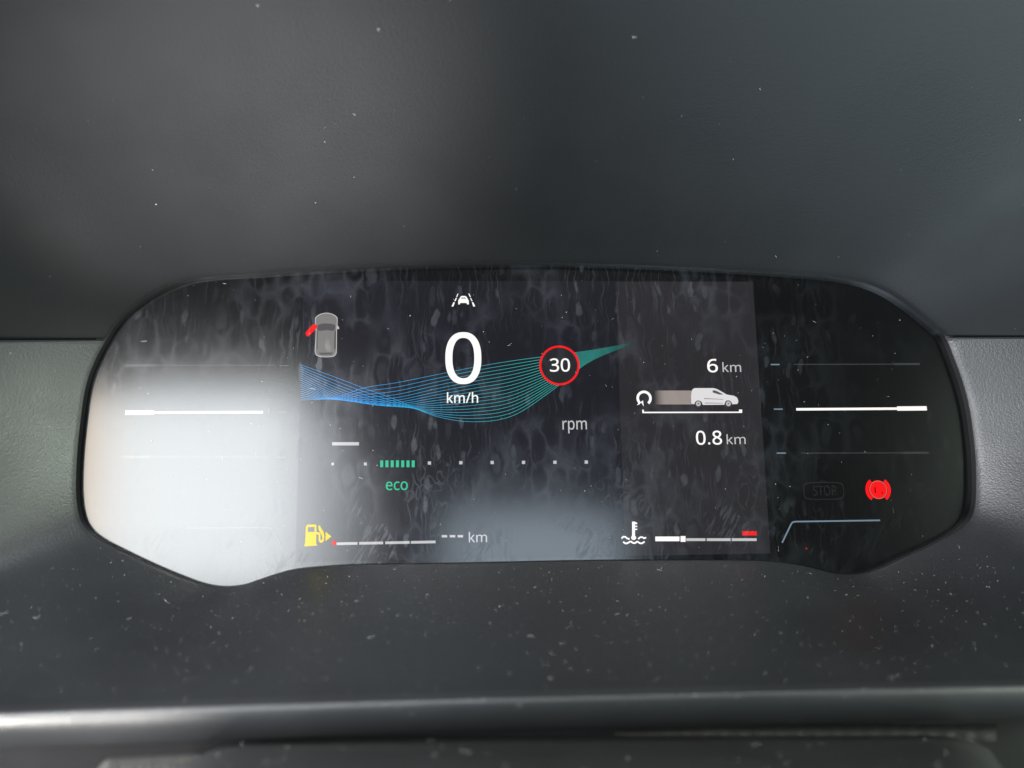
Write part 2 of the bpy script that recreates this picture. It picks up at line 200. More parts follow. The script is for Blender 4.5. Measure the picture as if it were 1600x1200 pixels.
'S': (440, [[[403,153],[402,136],[400,121],[396,106],[392,92],[385,78],[378,66],[369,55],[359,44],[348,35],[335,26],[322,18],[307,11],[291,5],[274,1],[257,-3],[238,-6],[218,-7],[198,-8],[187,-8],[177,-8],[167,-7],[157,-7],[147,-6],[137,-5],[127,-4],[118,-2],[109,-1],[100,1],[92,2],[83,4],[76,6],[68,9],[61,11],[54,14],[47,16],[41,19],[41,88],[51,84],[62,80],[73,76],[86,72],[99,68],[113,65],[127,62],[142,59],[156,57],[171,56],[186,55],[201,55],[215,55],[228,56],[240,57],[252,60],[263,62],[273,66],[282,70],[290,74],[298,79],[305,85],[311,91],[316,98],[320,105],[324,113],[327,120],[329,129],[330,138],[330,147],[330,156],[329,164],[327,173],[325,180],[322,187],[318,194],[314,200],[308,207],[302,213],[295,218],[286,224],[277,230],[267,235],[255,241],[242,247],[228,252],[212,258],[196,265],[184,269],[172,274],[161,279],[151,284],[141,289],[131,294],[122,299],[114,305],[106,311],[98,317],[91,323],[85,330],[79,336],[74,344],[69,351],[65,359],[61,367],[57,375],[55,384],[52,393],[50,403],[49,413],[48,424],[48,435],[49,450],[51,464],[54,477],[58,490],[64,502],[71,513],[80,523],[89,533],[99,542],[110,550],[123,557],[136,563],[150,568],[165,573],[180,576],[197,579],[213,580],[231,581],[247,580],[262,580],[276,578],[290,577],[304,574],[318,572],[330,569],[343,565],[355,562],[367,558],[378,553],[389,549],[366,487],[356,491],[346,495],[336,499],[325,502],[313,505],[302,508],[290,511],[278,513],[266,515],[254,516],[242,517],[229,517],[218,517],[207,516],[196,515],[187,513],[178,510],[169,507],[162,503],[155,499],[148,494],[142,489],[137,484],[133,478],[129,471],[126,464],[124,457],[122,450],[121,442],[121,434],[121,424],[122,416],[124,407],[126,400],[129,392],[133,386],[138,379],[143,373],[149,367],[156,362],[164,356],[172,351],[182,346],[193,341],[204,335],[217,330],[231,324],[246,318],[263,312],[278,306],[293,299],[307,293],[320,286],[332,279],[343,271],[353,264],[362,255],[371,247],[378,237],[385,228],[390,217],[395,206],[398,194],[401,181],[402,168]]]),
'T': (446, [[[259,0],[187,0],[187,509],[8,509],[8,573],[437,573],[437,509],[259,509]]]),
'O': (626, [[[577,287],[577,265],[576,244],[573,224],[570,204],[566,185],[561,166],[554,149],[547,132],[540,116],[531,101],[521,86],[510,73],[499,60],[486,49],[473,38],[459,29],[444,20],[428,13],[411,6],[393,1],[375,-3],[355,-6],[335,-7],[314,-8],[292,-7],[271,-6],[251,-3],[232,1],[214,7],[196,13],[180,21],[165,29],[151,39],[138,49],[125,61],[114,73],[103,87],[94,101],[85,116],[78,132],[71,149],[65,167],[60,185],[56,204],[53,224],[51,245],[49,266],[49,288],[50,317],[52,344],[56,370],[62,396],[69,419],[78,442],[88,463],[100,482],[114,500],[130,517],[147,531],[166,545],[186,556],[208,565],[232,572],[258,577],[285,580],[314,581],[342,580],[369,577],[393,572],[417,565],[438,556],[459,545],[477,532],[495,517],[510,501],[524,483],[536,463],[547,442],[557,420],[564,396],[570,370],[574,344],[577,316]],[[125,287],[126,264],[127,241],[130,220],[134,200],[139,181],[145,163],[152,146],[161,131],[171,117],[182,104],[194,93],[207,83],[222,74],[238,67],[255,62],[273,58],[293,55],[314,55],[335,55],[354,58],[373,62],[390,67],[405,74],[420,83],[433,93],[445,104],[456,117],[465,131],[474,146],[481,163],[487,181],[492,200],[496,220],[499,241],[501,264],[501,287],[500,322],[496,354],[490,384],[481,411],[470,435],[456,457],[440,475],[421,491],[398,503],[373,511],[345,516],[314,518],[293,517],[274,515],[255,511],[238,506],[222,499],[207,490],[194,480],[182,469],[171,457],[161,443],[152,428],[145,411],[139,393],[134,374],[130,354],[127,333],[126,311]]]),
'P': (485, [[[229,573],[265,571],[297,568],[326,562],[352,553],[374,542],[393,528],[409,513],[421,495],[431,475],[439,454],[443,430],[444,404],[444,392],[443,381],[441,370],[439,358],[436,347],[433,336],[428,326],[423,316],[417,306],[411,296],[403,287],[395,278],[385,270],[375,262],[364,255],[351,249],[338,243],[324,238],[309,233],[292,230],[275,227],[256,225],[237,223],[216,223],[150,223],[150,0],[78,0],[78,573]],[[223,511],[150,511],[150,285],[208,285],[225,285],[242,286],[258,288],[272,290],[286,293],[298,296],[310,301],[320,306],[330,311],[338,318],[346,325],[352,334],[357,343],[362,352],[365,363],[368,375],[369,388],[370,401],[369,419],[366,435],[361,449],[354,462],[345,474],[334,484],[322,492],[306,499],[289,504],[269,508],[247,510]]]),
'-': (258, [[[32,184],[32,246],[226,246],[226,184]]])}
CAP = 573.0
def text(name, s, xl, xr, yb, ytop, mat, parent, w, bold=0.0, href=1.0):
    """lettering from photo x xl to xr, baseline yb, capitals (times href) up to ytop"""
    ul, vb = px(xl, yb); ur, _ = px(xr, yb)
    _, vt = px((xl + xr) / 2, ytop); _, vb2 = px((xl + xr) / 2, yb)
    sy = (vt - vb2) / (CAP * href)
    pen, cs = 0, []
    for ch in s:
        adv, con = GLYPH[ch]
        for c in con: cs.append([(pen + x, y) for x, y in c])
        pen += adv
    x0 = min(p[0] for c in cs for p in c); x1 = max(p[0] for c in cs for p in c)
    sx = (ur - ul) / (x1 - x0)
    vb = vb2
    return flat(name, [[(ul + (x - x0) * sx, vb + y * sy) for x, y in c] for c in cs], mat, parent, w, bold)

# ------------------------------------------------------------------ materials
def nodes(name):
    mt = bpy.data.materials.new(name)
    mt.use_nodes = True
    nt = mt.node_tree
    return mt, nt, nt.nodes["Principled BSDF"]
def N(nt, typ, **kw):
    n = nt.nodes.new(typ)
    for k, v in kw.items():
        if hasattr(n, k): setattr(n, k, v)
        else: n.inputs[k].default_value = v
    return n
def MATH(nt, op, a, b=None, c=None, clamp=False):
    n = nt.nodes.new('ShaderNodeMath'); n.operation = op; n.use_clamp = clamp
    for i, q in enumerate((a, b, c)):
        if q is None: continue
        if isinstance(q, (int, float)): n.inputs[i].default_value = q
        else: nt.links.new(q, n.inputs[i])
    return n.outputs[0]
def RANGE(nt, v, a, b, lo=0.0, hi=1.0):
    n = nt.nodes.new('ShaderNodeMapRange'); n.interpolation_type = 'SMOOTHSTEP'
    nt.links.new(v, n.inputs['Value'])
    n.inputs['From Min'].default_value, n.inputs['From Max'].default_value = a, b
    n.inputs['To Min'].default_value, n.inputs['To Max'].default_value = lo, hi
    return n.outputs['Result']

def film_group():
    """residue left on the cover glass: outputs how much of it lies at a point (0..1), over (u, v) in millimetres"""
    g = bpy.data.node_groups.new("film_residue", 'ShaderNodeTree')
    g.interface.new_socket("Film", in_out='OUTPUT', socket_type='NodeSocketFloat')
    g.interface.new_socket("Haze", in_out='OUTPUT', socket_type='NodeSocketFloat')
    out = g.nodes.new('NodeGroupOutput')
    L = g.links
    geo = N(g, 'ShaderNodeNewGeometry')
    sub = N(g, 'ShaderNodeVectorMath', operation='SUBTRACT'); L.new(geo.outputs['Position'], sub.inputs[0]); sub.inputs[1].default_value = ORG
    def dot(ax):
        d = N(g, 'ShaderNodeVectorMath', operation='DOT_PRODUCT'); L.new(sub.outputs[0], d.inputs[0]); d.inputs[1].default_value = ax * 1000
        return d.outputs['Value']
    u, v = dot(VU), dot(VV)
    def vec(a, b):
        c = N(g, 'ShaderNodeCombineXYZ'); L.new(a, c.inputs[0]); L.new(b, c.inputs[1]); return c.outputs[0]
    def noise(vc, scale, detail=2.0, rough=0.5):
        n = N(g, 'ShaderNodeTexNoise'); n.inputs['Scale'].default_value = scale; n.inputs['Detail'].default_value = detail; n.inputs['Roughness'].default_value = rough
        L.new(vc, n.inputs['Vector']); return n.outputs[0]
    uv = vec(u, v)
    wob = N(g, 'ShaderNodeTexNoise'); wob.inputs['Scale'].default_value = 0.12; L.new(uv, wob.inputs['Vector'])
    wsep = N(g, 'ShaderNodeSeparateXYZ'); L.new(wob.outputs['Color'], wsep.inputs[0])
    uw = MATH(g, 'ADD', u, MATH(g, 'MULTIPLY', MATH(g, 'SUBTRACT', wsep.outputs[0], 0.5), 4.5))
    vw = MATH(g, 'ADD', v, MATH(g, 'MULTIPLY', MATH(g, 'SUBTRACT', wsep.outputs[1], 0.5), 7.0))
    # bubble cells: upright ovals with pale rims
    cell = vec(MATH(g, 'MULTIPLY', uw, 0.19), MATH(g, 'MULTIPLY', vw, 0.09))
    vo2 = N(g, 'ShaderNodeTexVoronoi', feature='F1'); vo2.inputs['Scale'].default_value = 1.0; vo2.inputs['Randomness'].default_value = 0.68; L.new(cell, vo2.inputs['Vector'])
    csep = N(g, 'ShaderNodeSeparateXYZ'); L.new(vo2.outputs['Color'], csep.inputs[0])
    vo3 = N(g, 'ShaderNodeTexVoronoi', feature='F2'); vo3.inputs['Scale'].default_value = 1.0; vo3.inputs['Randomness'].default_value = 0.68; L.new(cell, vo3.inputs['Vector'])
    gapd = MATH(g, 'ADD', MATH(g, 'SUBTRACT', vo3.outputs['Distance'], vo2.outputs['Distance']), MATH(g, 'MULTIPLY', MATH(g, 'SUBTRACT', noise(uv, 0.25, 3.0), 0.5), 0.14))
    rim = MATH(g, 'ADD', RANGE(g, gapd, -0.02, 0.18, 0.22, 0.0), RANGE(g, vo2.outputs['Distance'], 0.44, 0.68, 0.0, 0.42))
    cellfill = MATH(g, 'MULTIPLY', RANGE(g, csep.outputs[0], 0.74, 0.80, 0.0, 0.55), RANGE(g, vo2.outputs['Distance'], 0.25, 0.45, 1.0, 0.0))
    veil = RANGE(g, noise(vec(MATH(g, 'ADD', uw, 53.0), MATH(g, 'MULTIPLY', vw, 0.6)), 0.09, 3.0), 0.5, 0.7, 0.0, 0.45)
    cellfill = MATH(g, 'MAXIMUM', cellfill, veil)
    patch = RANGE(g, noise(uv, 0.035, 2.0), 0.42, 0.60)
    cells = MATH(g, 'MULTIPLY', MATH(g, 'MAXIMUM', rim, cellfill), patch)
    # drops that ran down: narrow upright ovals
    dc = vec(MATH(g, 'MULTIPLY', uw, 0.30), MATH(g, 'MULTIPLY', vw, 0.11))
    vd = N(g, 'ShaderNodeTexVoronoi', feature='F1'); vd.inputs['Scale'].default_value = 1.0; L.new(dc, vd.inputs['Vector'])
    dsep = N(g, 'ShaderNodeSeparateXYZ'); L.new(vd.outputs['Color'], dsep.inputs[0])
    drop = MATH(g, 'MULTIPLY', RANGE(g, vd.outputs['Distance'], 0.22, 0.36, 1.0, 0.0), RANGE(g, dsep.outputs[1], 0.25, 0.75))
    patch2 = RANGE(g, noise(vec(MATH(g, 'ADD', u, 311.0), v), 0.03, 2.0), 0.40, 0.56)
    drops = MATH(g, 'MULTIPLY', drop, patch2)
    # slanted hatching where the film tore
    hd = vec(MATH(g, 'ADD', MATH(g, 'MULTIPLY', u, 0.9), MATH(g, 'MULTIPLY', v, -0.55)), MATH(g, 'MULTIPLY', MATH(g, 'ADD', u, v), 0.12))
    hatch = RANGE(g, noise(hd, 0.95, 1.0), 0.50, 0.60)
    patch3 = MATH(g, 'MULTIPLY', RANGE(g, noise(vec(MATH(g, 'ADD', u, 77.0), MATH(g, 'ADD', v, 41.0)), 0.06, 3.0), 0.50, 0.58), RANGE(g, v, -24.0, -34.0))
    hat = MATH(g, 'MULTIPLY', hatch, patch3)
    # thin upright wipe marks
    st = noise(vec(MATH(g, 'MULTIPLY', uw, 1.2), MATH(g, 'MULTIPLY', v, 0.06)), 1.0, 3.0, 0.6)
    streak = MATH(g, 'MULTIPLY', RANGE(g, st, 0.50, 0.72), 0.75)
    # curling wipe arcs, mostly low on the glass
    cn = noise(vec(MATH(g, 'MULTIPLY', uw, 0.8), MATH(g, 'MULTIPLY', vw, 0.5)), 0.16, 2.0)
    cn2 = MATH(g, 'ABSOLUTE', MATH(g, 'SUBTRACT', MATH(g, 'FRACT', MATH(g, 'MULTIPLY', cn, 9.0)), 0.5))
    arcs = MATH(g, 'MULTIPLY', MATH(g, 'MULTIPLY', RANGE(g, cn2, 0.02, 0.16, 0.6, 0.0), RANGE(g, noise(vec(u, MATH(g, 'ADD', v, 91.0)), 0.05, 3.0), 0.48, 0.60)), RANGE(g, v, 8.0, -22.0, 0.25, 1.0))
    drops = MATH(g, 'MAXIMUM', drops, arcs)
    film = MATH(g, 'MAXIMUM', MATH(g, 'MAXIMUM', cells, drops), MATH(g, 'MAXIMUM', hat, MATH(g, 'MULTIPLY', streak, patch2)))
    keep = MATH(g, 'MULTIPLY', MATH(g, 'MULTIPLY', RANGE(g, u, 115.0, 55.0, 0.12, 1.0), RANGE(g, u, -95.0, -70.0, 0.45, 1.0)), RANGE(g, noise(uv, 0.5, 4.0, 0.7), 0.25, 0.6, 0.55, 1.0))
    L.new(MATH(g, 'MULTIPLY', film, keep), out.inputs['Film'])
    L.new(RANGE(g, noise(uv, 0.02, 3.0), 0.35, 0.7), out.inputs['Haze'])
    return g
FILM = film_group()

GLASS_ROUGH, GLASS_F, FILM_AMT = 0.15, 0.085, 0.024
def glass_mat(name, emit=(0, 0, 0), strength=0.0, base=(0.0008, 0.0008, 0.001), fade=None, ramp=None, gloss=1.0):
    """black cover glass, or a lit mark seen in its surface: same gloss, same residue, with the mark's own glow"""
    mt, nt, bs = nodes(name)
    L = nt.links
    nt.nodes.remove(bs)
    outn = nt.nodes["Material Output"]
    fg = N(nt, 'ShaderNodeGroup'); fg.node_tree = FILM
    dif = N(nt, 'ShaderNodeBsdfDiffuse'); dif.inputs[0].default_value = (*base, 1)
    body = dif.outputs[0]
    if strength > 0:
        em = N(nt, 'ShaderNodeEmission'); em.inputs[0].default_value = (*emit, 1); em.inputs[1].default_value = strength
        if ramp or fade:
            geo = N(nt, 'ShaderNodeNewGeometry')
            sep = N(nt, 'ShaderNodeSeparateXYZ'); L.new(geo.outputs['Position'], sep.inputs[0])
            if ramp:
                f = RANGE(nt, sep.outputs[0], ramp[0] * .001, ramp[1] * .001)
                nt.nodes[-1].interpolation_type = 'LINEAR'
                cr = N(nt, 'ShaderNodeValToRGB'); L.new(f, cr.inputs[0])
                el = cr.color_ramp.elements
                while len(el) < len(ramp[2]): el.new(0.5)
                for e, (pos, c) in zip(el, ramp[2]): e.position = pos; e.color = (*c, 1)
                L.new(cr.outputs[0], em.inputs[0])
            if fade:
                f = RANGE(nt, sep.outputs[0], fade[0] * .001, fade[1] * .001)
                L.new(MATH(nt, 'MULTIPLY', f, strength), em.inputs[1])
        ad = N(nt, 'ShaderNodeAddShader'); L.new(body, ad.inputs[0]); L.new(em.outputs[0], ad.inputs[1]); body = ad.outputs[0]
    gl = N(nt, 'ShaderNodeBsdfGlossy'); gl.inputs['Color'].default_value = (1, 1, 1, 1)
    L.new(MATH(nt, 'ADD', GLASS_ROUGH, MATH(nt, 'MULTIPLY', fg.outputs['Film'], 0.08)), gl.inputs['Roughness'])
    lw = N(nt, 'ShaderNodeFresnel'); lw.inputs['IOR'].default_value = 1.5
    fac = MATH(nt, 'MULTIPLY', lw.outputs[0], GLASS_F / 0.04 * gloss)
    mx = N(nt, 'ShaderNodeMixShader'); L.new(fac, mx.inputs[0]); L.new(body, mx.inputs[1]); L.new(gl.outputs[0], mx.inputs[2])
    # the residue: a thin milky scattering layer
    fd = N(nt, 'ShaderNodeBsdfDiffuse'); fd.inputs[0].default_value = (0.62, 0.66, 0.80, 1)
    fs = N(nt, 'ShaderNodeBsdfGlossy'); fs.inputs['Color'].default_value = (0.75, 0.8, 0.95, 1); fs.inputs['Roughness'].default_value = 0.55
    fm = N(nt, 'ShaderNodeMixShader'); fm.inputs[0].default_value = 0.5; L.new(fd.outputs[0], fm.inputs[1]); L.new(fs.outputs[0], fm.inputs[2])
    amt = MATH(nt, 'ADD', MATH(nt, 'MULTIPLY', fg.outputs['Film'], FILM_AMT), MATH(nt, 'MULTIPLY', fg.outputs['Haze'], 0.0015))
    m2 = N(nt, 'ShaderNodeMixShader'); L.new(amt, m2.inputs[0]); L.new(mx.outputs[0], m2.inputs[1]); L.new(fm.outputs[0], m2.inputs[2])
    L.new(m2.outputs[0], outn.inputs[0])
    return mt

def plastic(name, base, rough=0.5, grain=1.0, spec=0.5, scale=1.0):
    mt, nt, bs = nodes(name)
    L = nt.links
    tc = N(nt, 'ShaderNodeNewGeometry')
    vo = N(nt, 'ShaderNodeTexVoronoi', feature='F1'); vo.inputs['Scale'].default_value = 1500 * scale; L.new(tc.outputs['Position'], vo.inputs['Vector'])
    n1 = N(nt, 'ShaderNodeTexNoise'); n1.inputs['Scale'].default_value = 2600 * scale; n1.inputs['Detail'].default_value = 3; L.new(tc.outputs['Position'], n1.inputs['Vector'])
    h = MATH(nt, 'ADD', MATH(nt, 'MULTIPLY', vo.outputs['Distance'], 0.7), n1.outputs[0])
    bp = N(nt, 'ShaderNodeBump'); bp.inputs['Strength'].default_value = 0.55 * grain; bp.inputs['Distance'].default_value = 0.00016
    L.new(h, bp.inputs['Height']); L.new(bp.outputs[0], bs.inputs['Normal'])
    n2 = N(nt, 'ShaderNodeTexNoise'); n2.inputs['Scale'].default_value = 30; n2.inputs['Detail'].default_value = 5; L.new(tc.outputs['Position'], n2.inputs['Vector'])
    L.new(RANGE(nt, n2.outputs[0], 0.3, 0.7, rough - 0.05, rough + 0.07), bs.inputs['Roughness'])
    mix = N(nt, 'ShaderNodeMix', data_type='RGBA')
    mix.inputs[6].default_value = (*[c * 0.85 for c in base], 1); mix.inputs[7].default_value = (*[c * 1.2 for c in base], 1)
    L.new(n2.outputs[0], mix.inputs[0]); L.new(mix.outputs[2], bs.inputs['Base Color'])
    bs.inputs['Specular IOR Level'].default_value = spec
    return mt

M = {}
M['hood'] = plastic("hood_soft_plastic", (0.0080, 0.0085, 0.0094), 0.52, 0.55, 0.12)
M['surround'] = plastic("surround_grained_plastic", (0.017, 0.018, 0.020), 0.41, 0.7, 0.5)
M['lip'] = plastic("lip_polished_plastic", (0.022, 0.023, 0.025), 0.36, 0.5, 0.9)
M['shroud'] = plastic("column_grained_plastic", (0.048, 0.048, 0.048), 0.50, 1.3)
M['gaiter'] = plastic("gaiter_cloth", (0.06, 0.06, 0.055), 0.8, 2.0, 0.3, 0.6)
M['rim'] = plastic("rim_black_plastic", (0.006, 0.006, 0.007), 0.45, 0.1, 0.3)
M['glass'] = glass_mat("black_cover_glass")
M['lcd'] = glass_mat("lcd_dark_backlight", (0.68, 0.62, 1.0), 0.015, gloss=0.88)
M['lcd2'] = glass_mat("lcd_side_field", (0.94, 0.86, 1.0), 0.024, gloss=0.88)
M['white'] = glass_mat("lit_white", (1.0, 0.97, 0.94), 1.15)
M['white_dim'] = glass_mat("lit_pale", (0.95, 0.93, 0.95), 0.62)
M['grey'] = glass_mat("lit_grey", (0.9, 0.85, 0.84), 0.26)
M['grey_line'] = glass_mat("lit_grey_outline", (0.96, 0.93, 0.92), 0.58)
M['dark_mark'] = glass_mat("screen_dark_mark", (0.6, 0.58, 0.7), 0.03)
M['dark_grey'] = glass_mat("screen_dark_grey", (0.8, 0.78, 0.8), 0.12)
M['red'] = glass_mat("lit_red", (1.0, 0.012, 0.012), 0.95, gloss=0.4)
M['red_dim'] = glass_mat("lit_red_dim", (1.0, 0.02, 0.015), 0.45, gloss=0.4)
M['red_lamp'] = glass_mat("lit_red_lamp", (1.0, 0.004, 0.006), 1.3, gloss=0.4)
M['red_edge'] = glass_mat("lit_red_edge", (1.0, 0.09, 0.07), 1.0)
M['red_dark'] = glass_mat("lamp_dark_red", (1.0, 0.01, 0.01), 0.10, gloss=0.4)
M['yellow'] = glass_mat("lit_yellow", (1.0, 0.76, 0.0), 1.0, gloss=0.4)
M['green'] = glass_mat("lit_green", (0.06, 0.80, 0.45), 0.75, gloss=0.4)
M['blue_grey'] = glass_mat("lit_blue_grey", (0.45, 0.62, 0.80), 0.42)
M['van'] = glass_mat("lit_van", (0.98, 0.96, 0.97), 0.82)
M['faint_blue'] = glass_mat("faint_blue_print", (0.45, 0.62, 0.80), 0.10)
M['unlit'] = glass_mat("unlit_print", (0, 0, 0), 0.0, (0.009, 0.009, 0.0095))
M['unlit_line'] = glass_mat("unlit_scale_print", (0, 0, 0), 0.0, (0.020, 0.020, 0.020))
M['trail'] = glass_mat("lit_trail", (0.85, 0.72, 0.66), 0.40, fade=(px(1018, 620)[0], px(1040, 620)[0]))
M['wave'] = glass_mat("lit_wave", (1, 1, 1), 1.1, ramp=(px(470, 600)[0], px(1000, 600)[0], [
    (0.0, (0.02, 0.36, 0.80)), (0.16, (0.0, 0.36, 1.0)), (0.34, (0.02, 0.42, 0.78)), (0.50, (0.03, 0.42, 0.56)), (0.70, (0.03, 0.60, 0.54)), (0.80, (0.04, 0.50, 0.44)), (0.89, (0.016, 0.16, 0.14)), (1.0, (0.0, 0.0, 0.0))]))
M['dust'] = plastic("pale_dust", (0.50, 0.49, 0.465), 0.9, 0.0, 0.2)

# ------------------------------------------------------------------ the outline of the opening, photo points read on the rim plane
RIM = 2.5
TOPP = [(165, 531), (180, 507), (205, 482), (235, 461), (270, 444), (302, 435), (345, 430), (400, 427), (470, 422), (560, 417), (650, 413), (750, 411), (850, 410),
        (950, 412), (1050, 416), (1150, 421), (1240, 427), (1300, 432), (1345, 440), (1382, 454), (1415, 474), (1445, 497), (1464, 513), (1478, 527)]
BOTP = [(1478, 527), (1491, 558), (1506, 600), (1516, 640), (1523, 690), (1526, 730), (1526, 772), (1522, 800), (1511, 818), (1490, 834), (1450, 855), (1410, 873), (1380, 887), (1352, 896),
        (1325, 898), (1298, 895), (1270, 888), (1240, 882), (1205, 878), (1150, 876), (1000, 876), (900, 877), (800, 879), (700, 881), (620, 882), (550, 883), (500, 886),
        (460, 890), (430, 897), (400, 907), (375, 915), (345, 918), (315, 914), (280, 902), (230, 881), (180, 857), (152, 842), (134, 827), (123, 806), (118, 770), (119, 720), (124, 665), (133, 605), (148, 563), (165, 531)]
LOOP = TOPP[:-1] + BOTP[:-1]
KS = 8
loop = smooth_poly([px(x, y, RIM) for x, y in LOOP], KS, True)
nt_ = (len(TOPP) - 1) * KS
top_curve = loop[:nt_ + 1]
bot_curve = loop[nt_:] + [loop[0]]

# ------------------------------------------------------------------ lofted trim round the opening
def key_curve(npts, keys):
    """keys: (index of the outline point, (u, v, w)); smooth interpolation between them"""
    out = []
    for i in range(npts):
        for (a, A), (b, B) in zip(keys, keys[1:]):
            if a <= i <= b:
                t = (i - a) / (b - a)
                out.append(tuple(lerp(A[q], B[q], t) for q in range(3)))
                break
    return out
def soften(c, it):
    for _ in range(it):
        c = [c[0]] + [tuple((c[i - 1][q] + 2 * c[i][q] + c[i + 1][q]) / 4 for q in range(3)) for i in range(1, len(c) - 1)] + [c[-1]]
    return c
def loft(inner, outer, prof, tails=(), head=()):
    """rings from the opening's edge to the outer curve; prof = list of (t across, bulge) ; tails = extra offsets (u, v, w) past the outer curve"""
    rings = []
    for h in head: rings.append([(a[0] + h * (a[0] - 0) * 0.0, a[1], RIM + h) for a in inner])
    for t, b in prof:
        rings.append([(lerp(a[0], o[0], t), lerp(a[1], o[1], t), lerp(RIM, o[2], t) + b) for a, o in zip(inner, outer)])
    for d in tails:
        rings.append([(o[0] + d[0], o[1] + d[1], o[2] + d[2]) for o in outer])
    return rings
def relax(rings, it, fix_first=True):
    for _ in range(it):
        new = [list(r) for r in rings]
        for j in range(1 if fix_first else 0, len(rings)):
            r = rings[j]
            for i in range(1, len(r) - 1):
                k = min(1.0, j / 6.0)
                new[j][i] = tuple(lerp(r[i][q], (r[i - 1][q] + r[i][q] + r[i + 1][q]) / 3, k) for q in range(3))
        rings = new
    return rings
def grid_mesh(name, rings, mat, parent=None):
    n = len(rings[0]); V = [G(*p) for r in rings for p in r]
    F = [(j * n + i, j * n + i + 1, (j + 1) * n + i + 1, (j + 1) * n + i) for j in range(len(rings) - 1) for i in range(n - 1)]
    return mesh(name, V, F, mat, parent)
def gp(x, y, w): return (*px(x, y, w), w)

SEAM_L, SEAM_R = gp(-300, 533, 46), gp(2200, 526, 58)
nT, nB = len(top_curve), len(bot_curve)
tk = lambda k: k * KS
hood_outer = key_curve(nT, [(0, SEAM_L), (tk(2), gp(-340, 300, 54)), (tk(4), gp(-330, -60, 72)), (tk(6), gp(-100, -330, 94)), (tk(12), gp(815, -330, 100)), (tk(17), gp(1780, -330, 92)), (tk(19), gp(2120, -60, 72)), (tk(21), gp(2200, 300, 58)), (nT - 1, SEAM_R)])
prof = [(0.0, 0.0), (0.004, 0.35), (0.012, 0.5)] + [(0.03 + 0.97 * k / 30, 0.5 * (1 - k / 30)) for k in range(31)]
hood_rings = relax(loft(top_curve, soften(hood_outer, 120), prof), 10)
SG = 0.5
def gap_ends(rings, dv):                      # open the joint between hood and side trim, and turn its edge back
    for r in rings:
        for e, s in ((0, -1), (len(r) - 1, 1)):
            p = r[e]; r[e] = (p[0], p[1] + dv, p[2])
    out = []
    for r in rings:
        a, b = r[0], r[-1]
        sa, sb = (1 if a[0] > 0 else -1), (1 if b[0] > 0 else -1)
        out.append([(a[0] + 5 * sa, a[1] + dv, a[2] - 5)] + r + [(b[0] + 5 * sb, b[1] + dv, b[2] - 5)])
    return out
hood = grid_mesh("binnacle_hood", gap_ends(hood_rings, SG), M['hood'])
tag(hood, "dark grey soft plastic hood arching over the top of the instrument display", "dashboard hood")

LIPW = 65.0
li = lambda k: k * KS
def lipp(x): return gp(x, 1088.5 - 0.0262 * (x - 800) + 9e-6 * (x - 800) ** 2 * 0.35, LIPW)
lower_outer = key_curve(nB, [(0, SEAM_R), (li(4), gp(2150, 760, 58)), (li(7), gp(1950, 1040, 54)), (li(8), gp(1955, 1068, 60)), (li(10), lipp(1880)), (li(12), lipp(1640)), (li(14), lipp(1500)), (li(18), lipp(1290)), (li(22), lipp(790)), (li(26), lipp(380)), (li(31), lipp(120)),
                             (li(34), lipp(-120)), (li(36), lipp(-290)), (li(37), gp(-330, 1100, 58)), (li(38), gp(-310, 1040, 50)), (li(41), gp(-300, 760, 46)), (nB - 1, SEAM_L)])
prof2 = [(0.0, 0.0), (0.006, 0.35), (0.016, 0.5)] + [(0.03 + 0.97 * k / 34, 0.5 * (1 - k / 34)) for k in range(35)]
tails = [(0, -0.10, 0.25), (0, -0.30, 0.50), (0, -0.62, 0.68), (0, -1.1, 0.78), (0, -2.2, 0.75), (0, -3.6, 0.35), (0, -5.2, -0.6), (0, -6.8, -2.1), (0, -8.3, -4.2), (0, -9.6, -7.0), (0, -10.4, -11), (0, -10.8, -18), (0, -10.8, -30)]
lower_rings = relax(loft(bot_curve, soften(lower_outer, 12), prof2, tails), 10)
surround = grid_mesh("instrument_surround", gap_ends(lower_rings, -SG), M['surround'])
surround.data.materials.append(M['lip'])
_n = len(lower_rings[0]) + 1
for p in surround.data.polygons:
    if len(lower_rings) - len(tails) - 2 <= p.index // _n <= len(lower_rings) - len(tails) + 2: p.material_index = 1
tag(surround, "grey grained plastic surround with side walls and dusty ledge below the display", "dashboard trim")

# ------------------------------------------------------------------ the instrument cluster
cluster = empty("instrument_cluster", G(0, -58, 0))
tag(cluster, "digital instrument cluster behind black glass, lit speed reading zero, colour warning symbols", "instrument cluster")
glass = flat("cover_glass", [loop], M['glass'], cluster, 0.0)
tag(glass, "black glossy cover glass with smeared residue")
wr = [[(p[0], p[1], w) for p in loop + [loop[0]]] for w in (-0.5, 0.0, 0.6, 1.3, 2.0, RIM)]
rimo = grid_mesh("rim_wall", wr + [[(p[0] * 1.02, p[1] * 1.03, RIM - 0.02) for p in loop + [loop[0]]]], M['rim'], cluster)
tag(rimo, "black recessed rim around the cover glass")
W1, W2, W3, W4 = 0.05, 0.10, 0.14, 0.18
DW, DH = 76.2, 45.72
screen = flat("display_screen", [[(-DW, -DH), (DW, -DH), (DW, DH), (-DW, DH)]], M['lcd'], cluster, W1)
tag(screen, "lit rectangular colour display in the middle of the glass")
u_side = px(968, 620)[0]
flat("side_field", [[(u_side, -DH + .2), (DW - .2, -DH + .2), (DW - .2, DH - .2), (u_side, DH - .2)]], M['lcd2'], screen, W2)

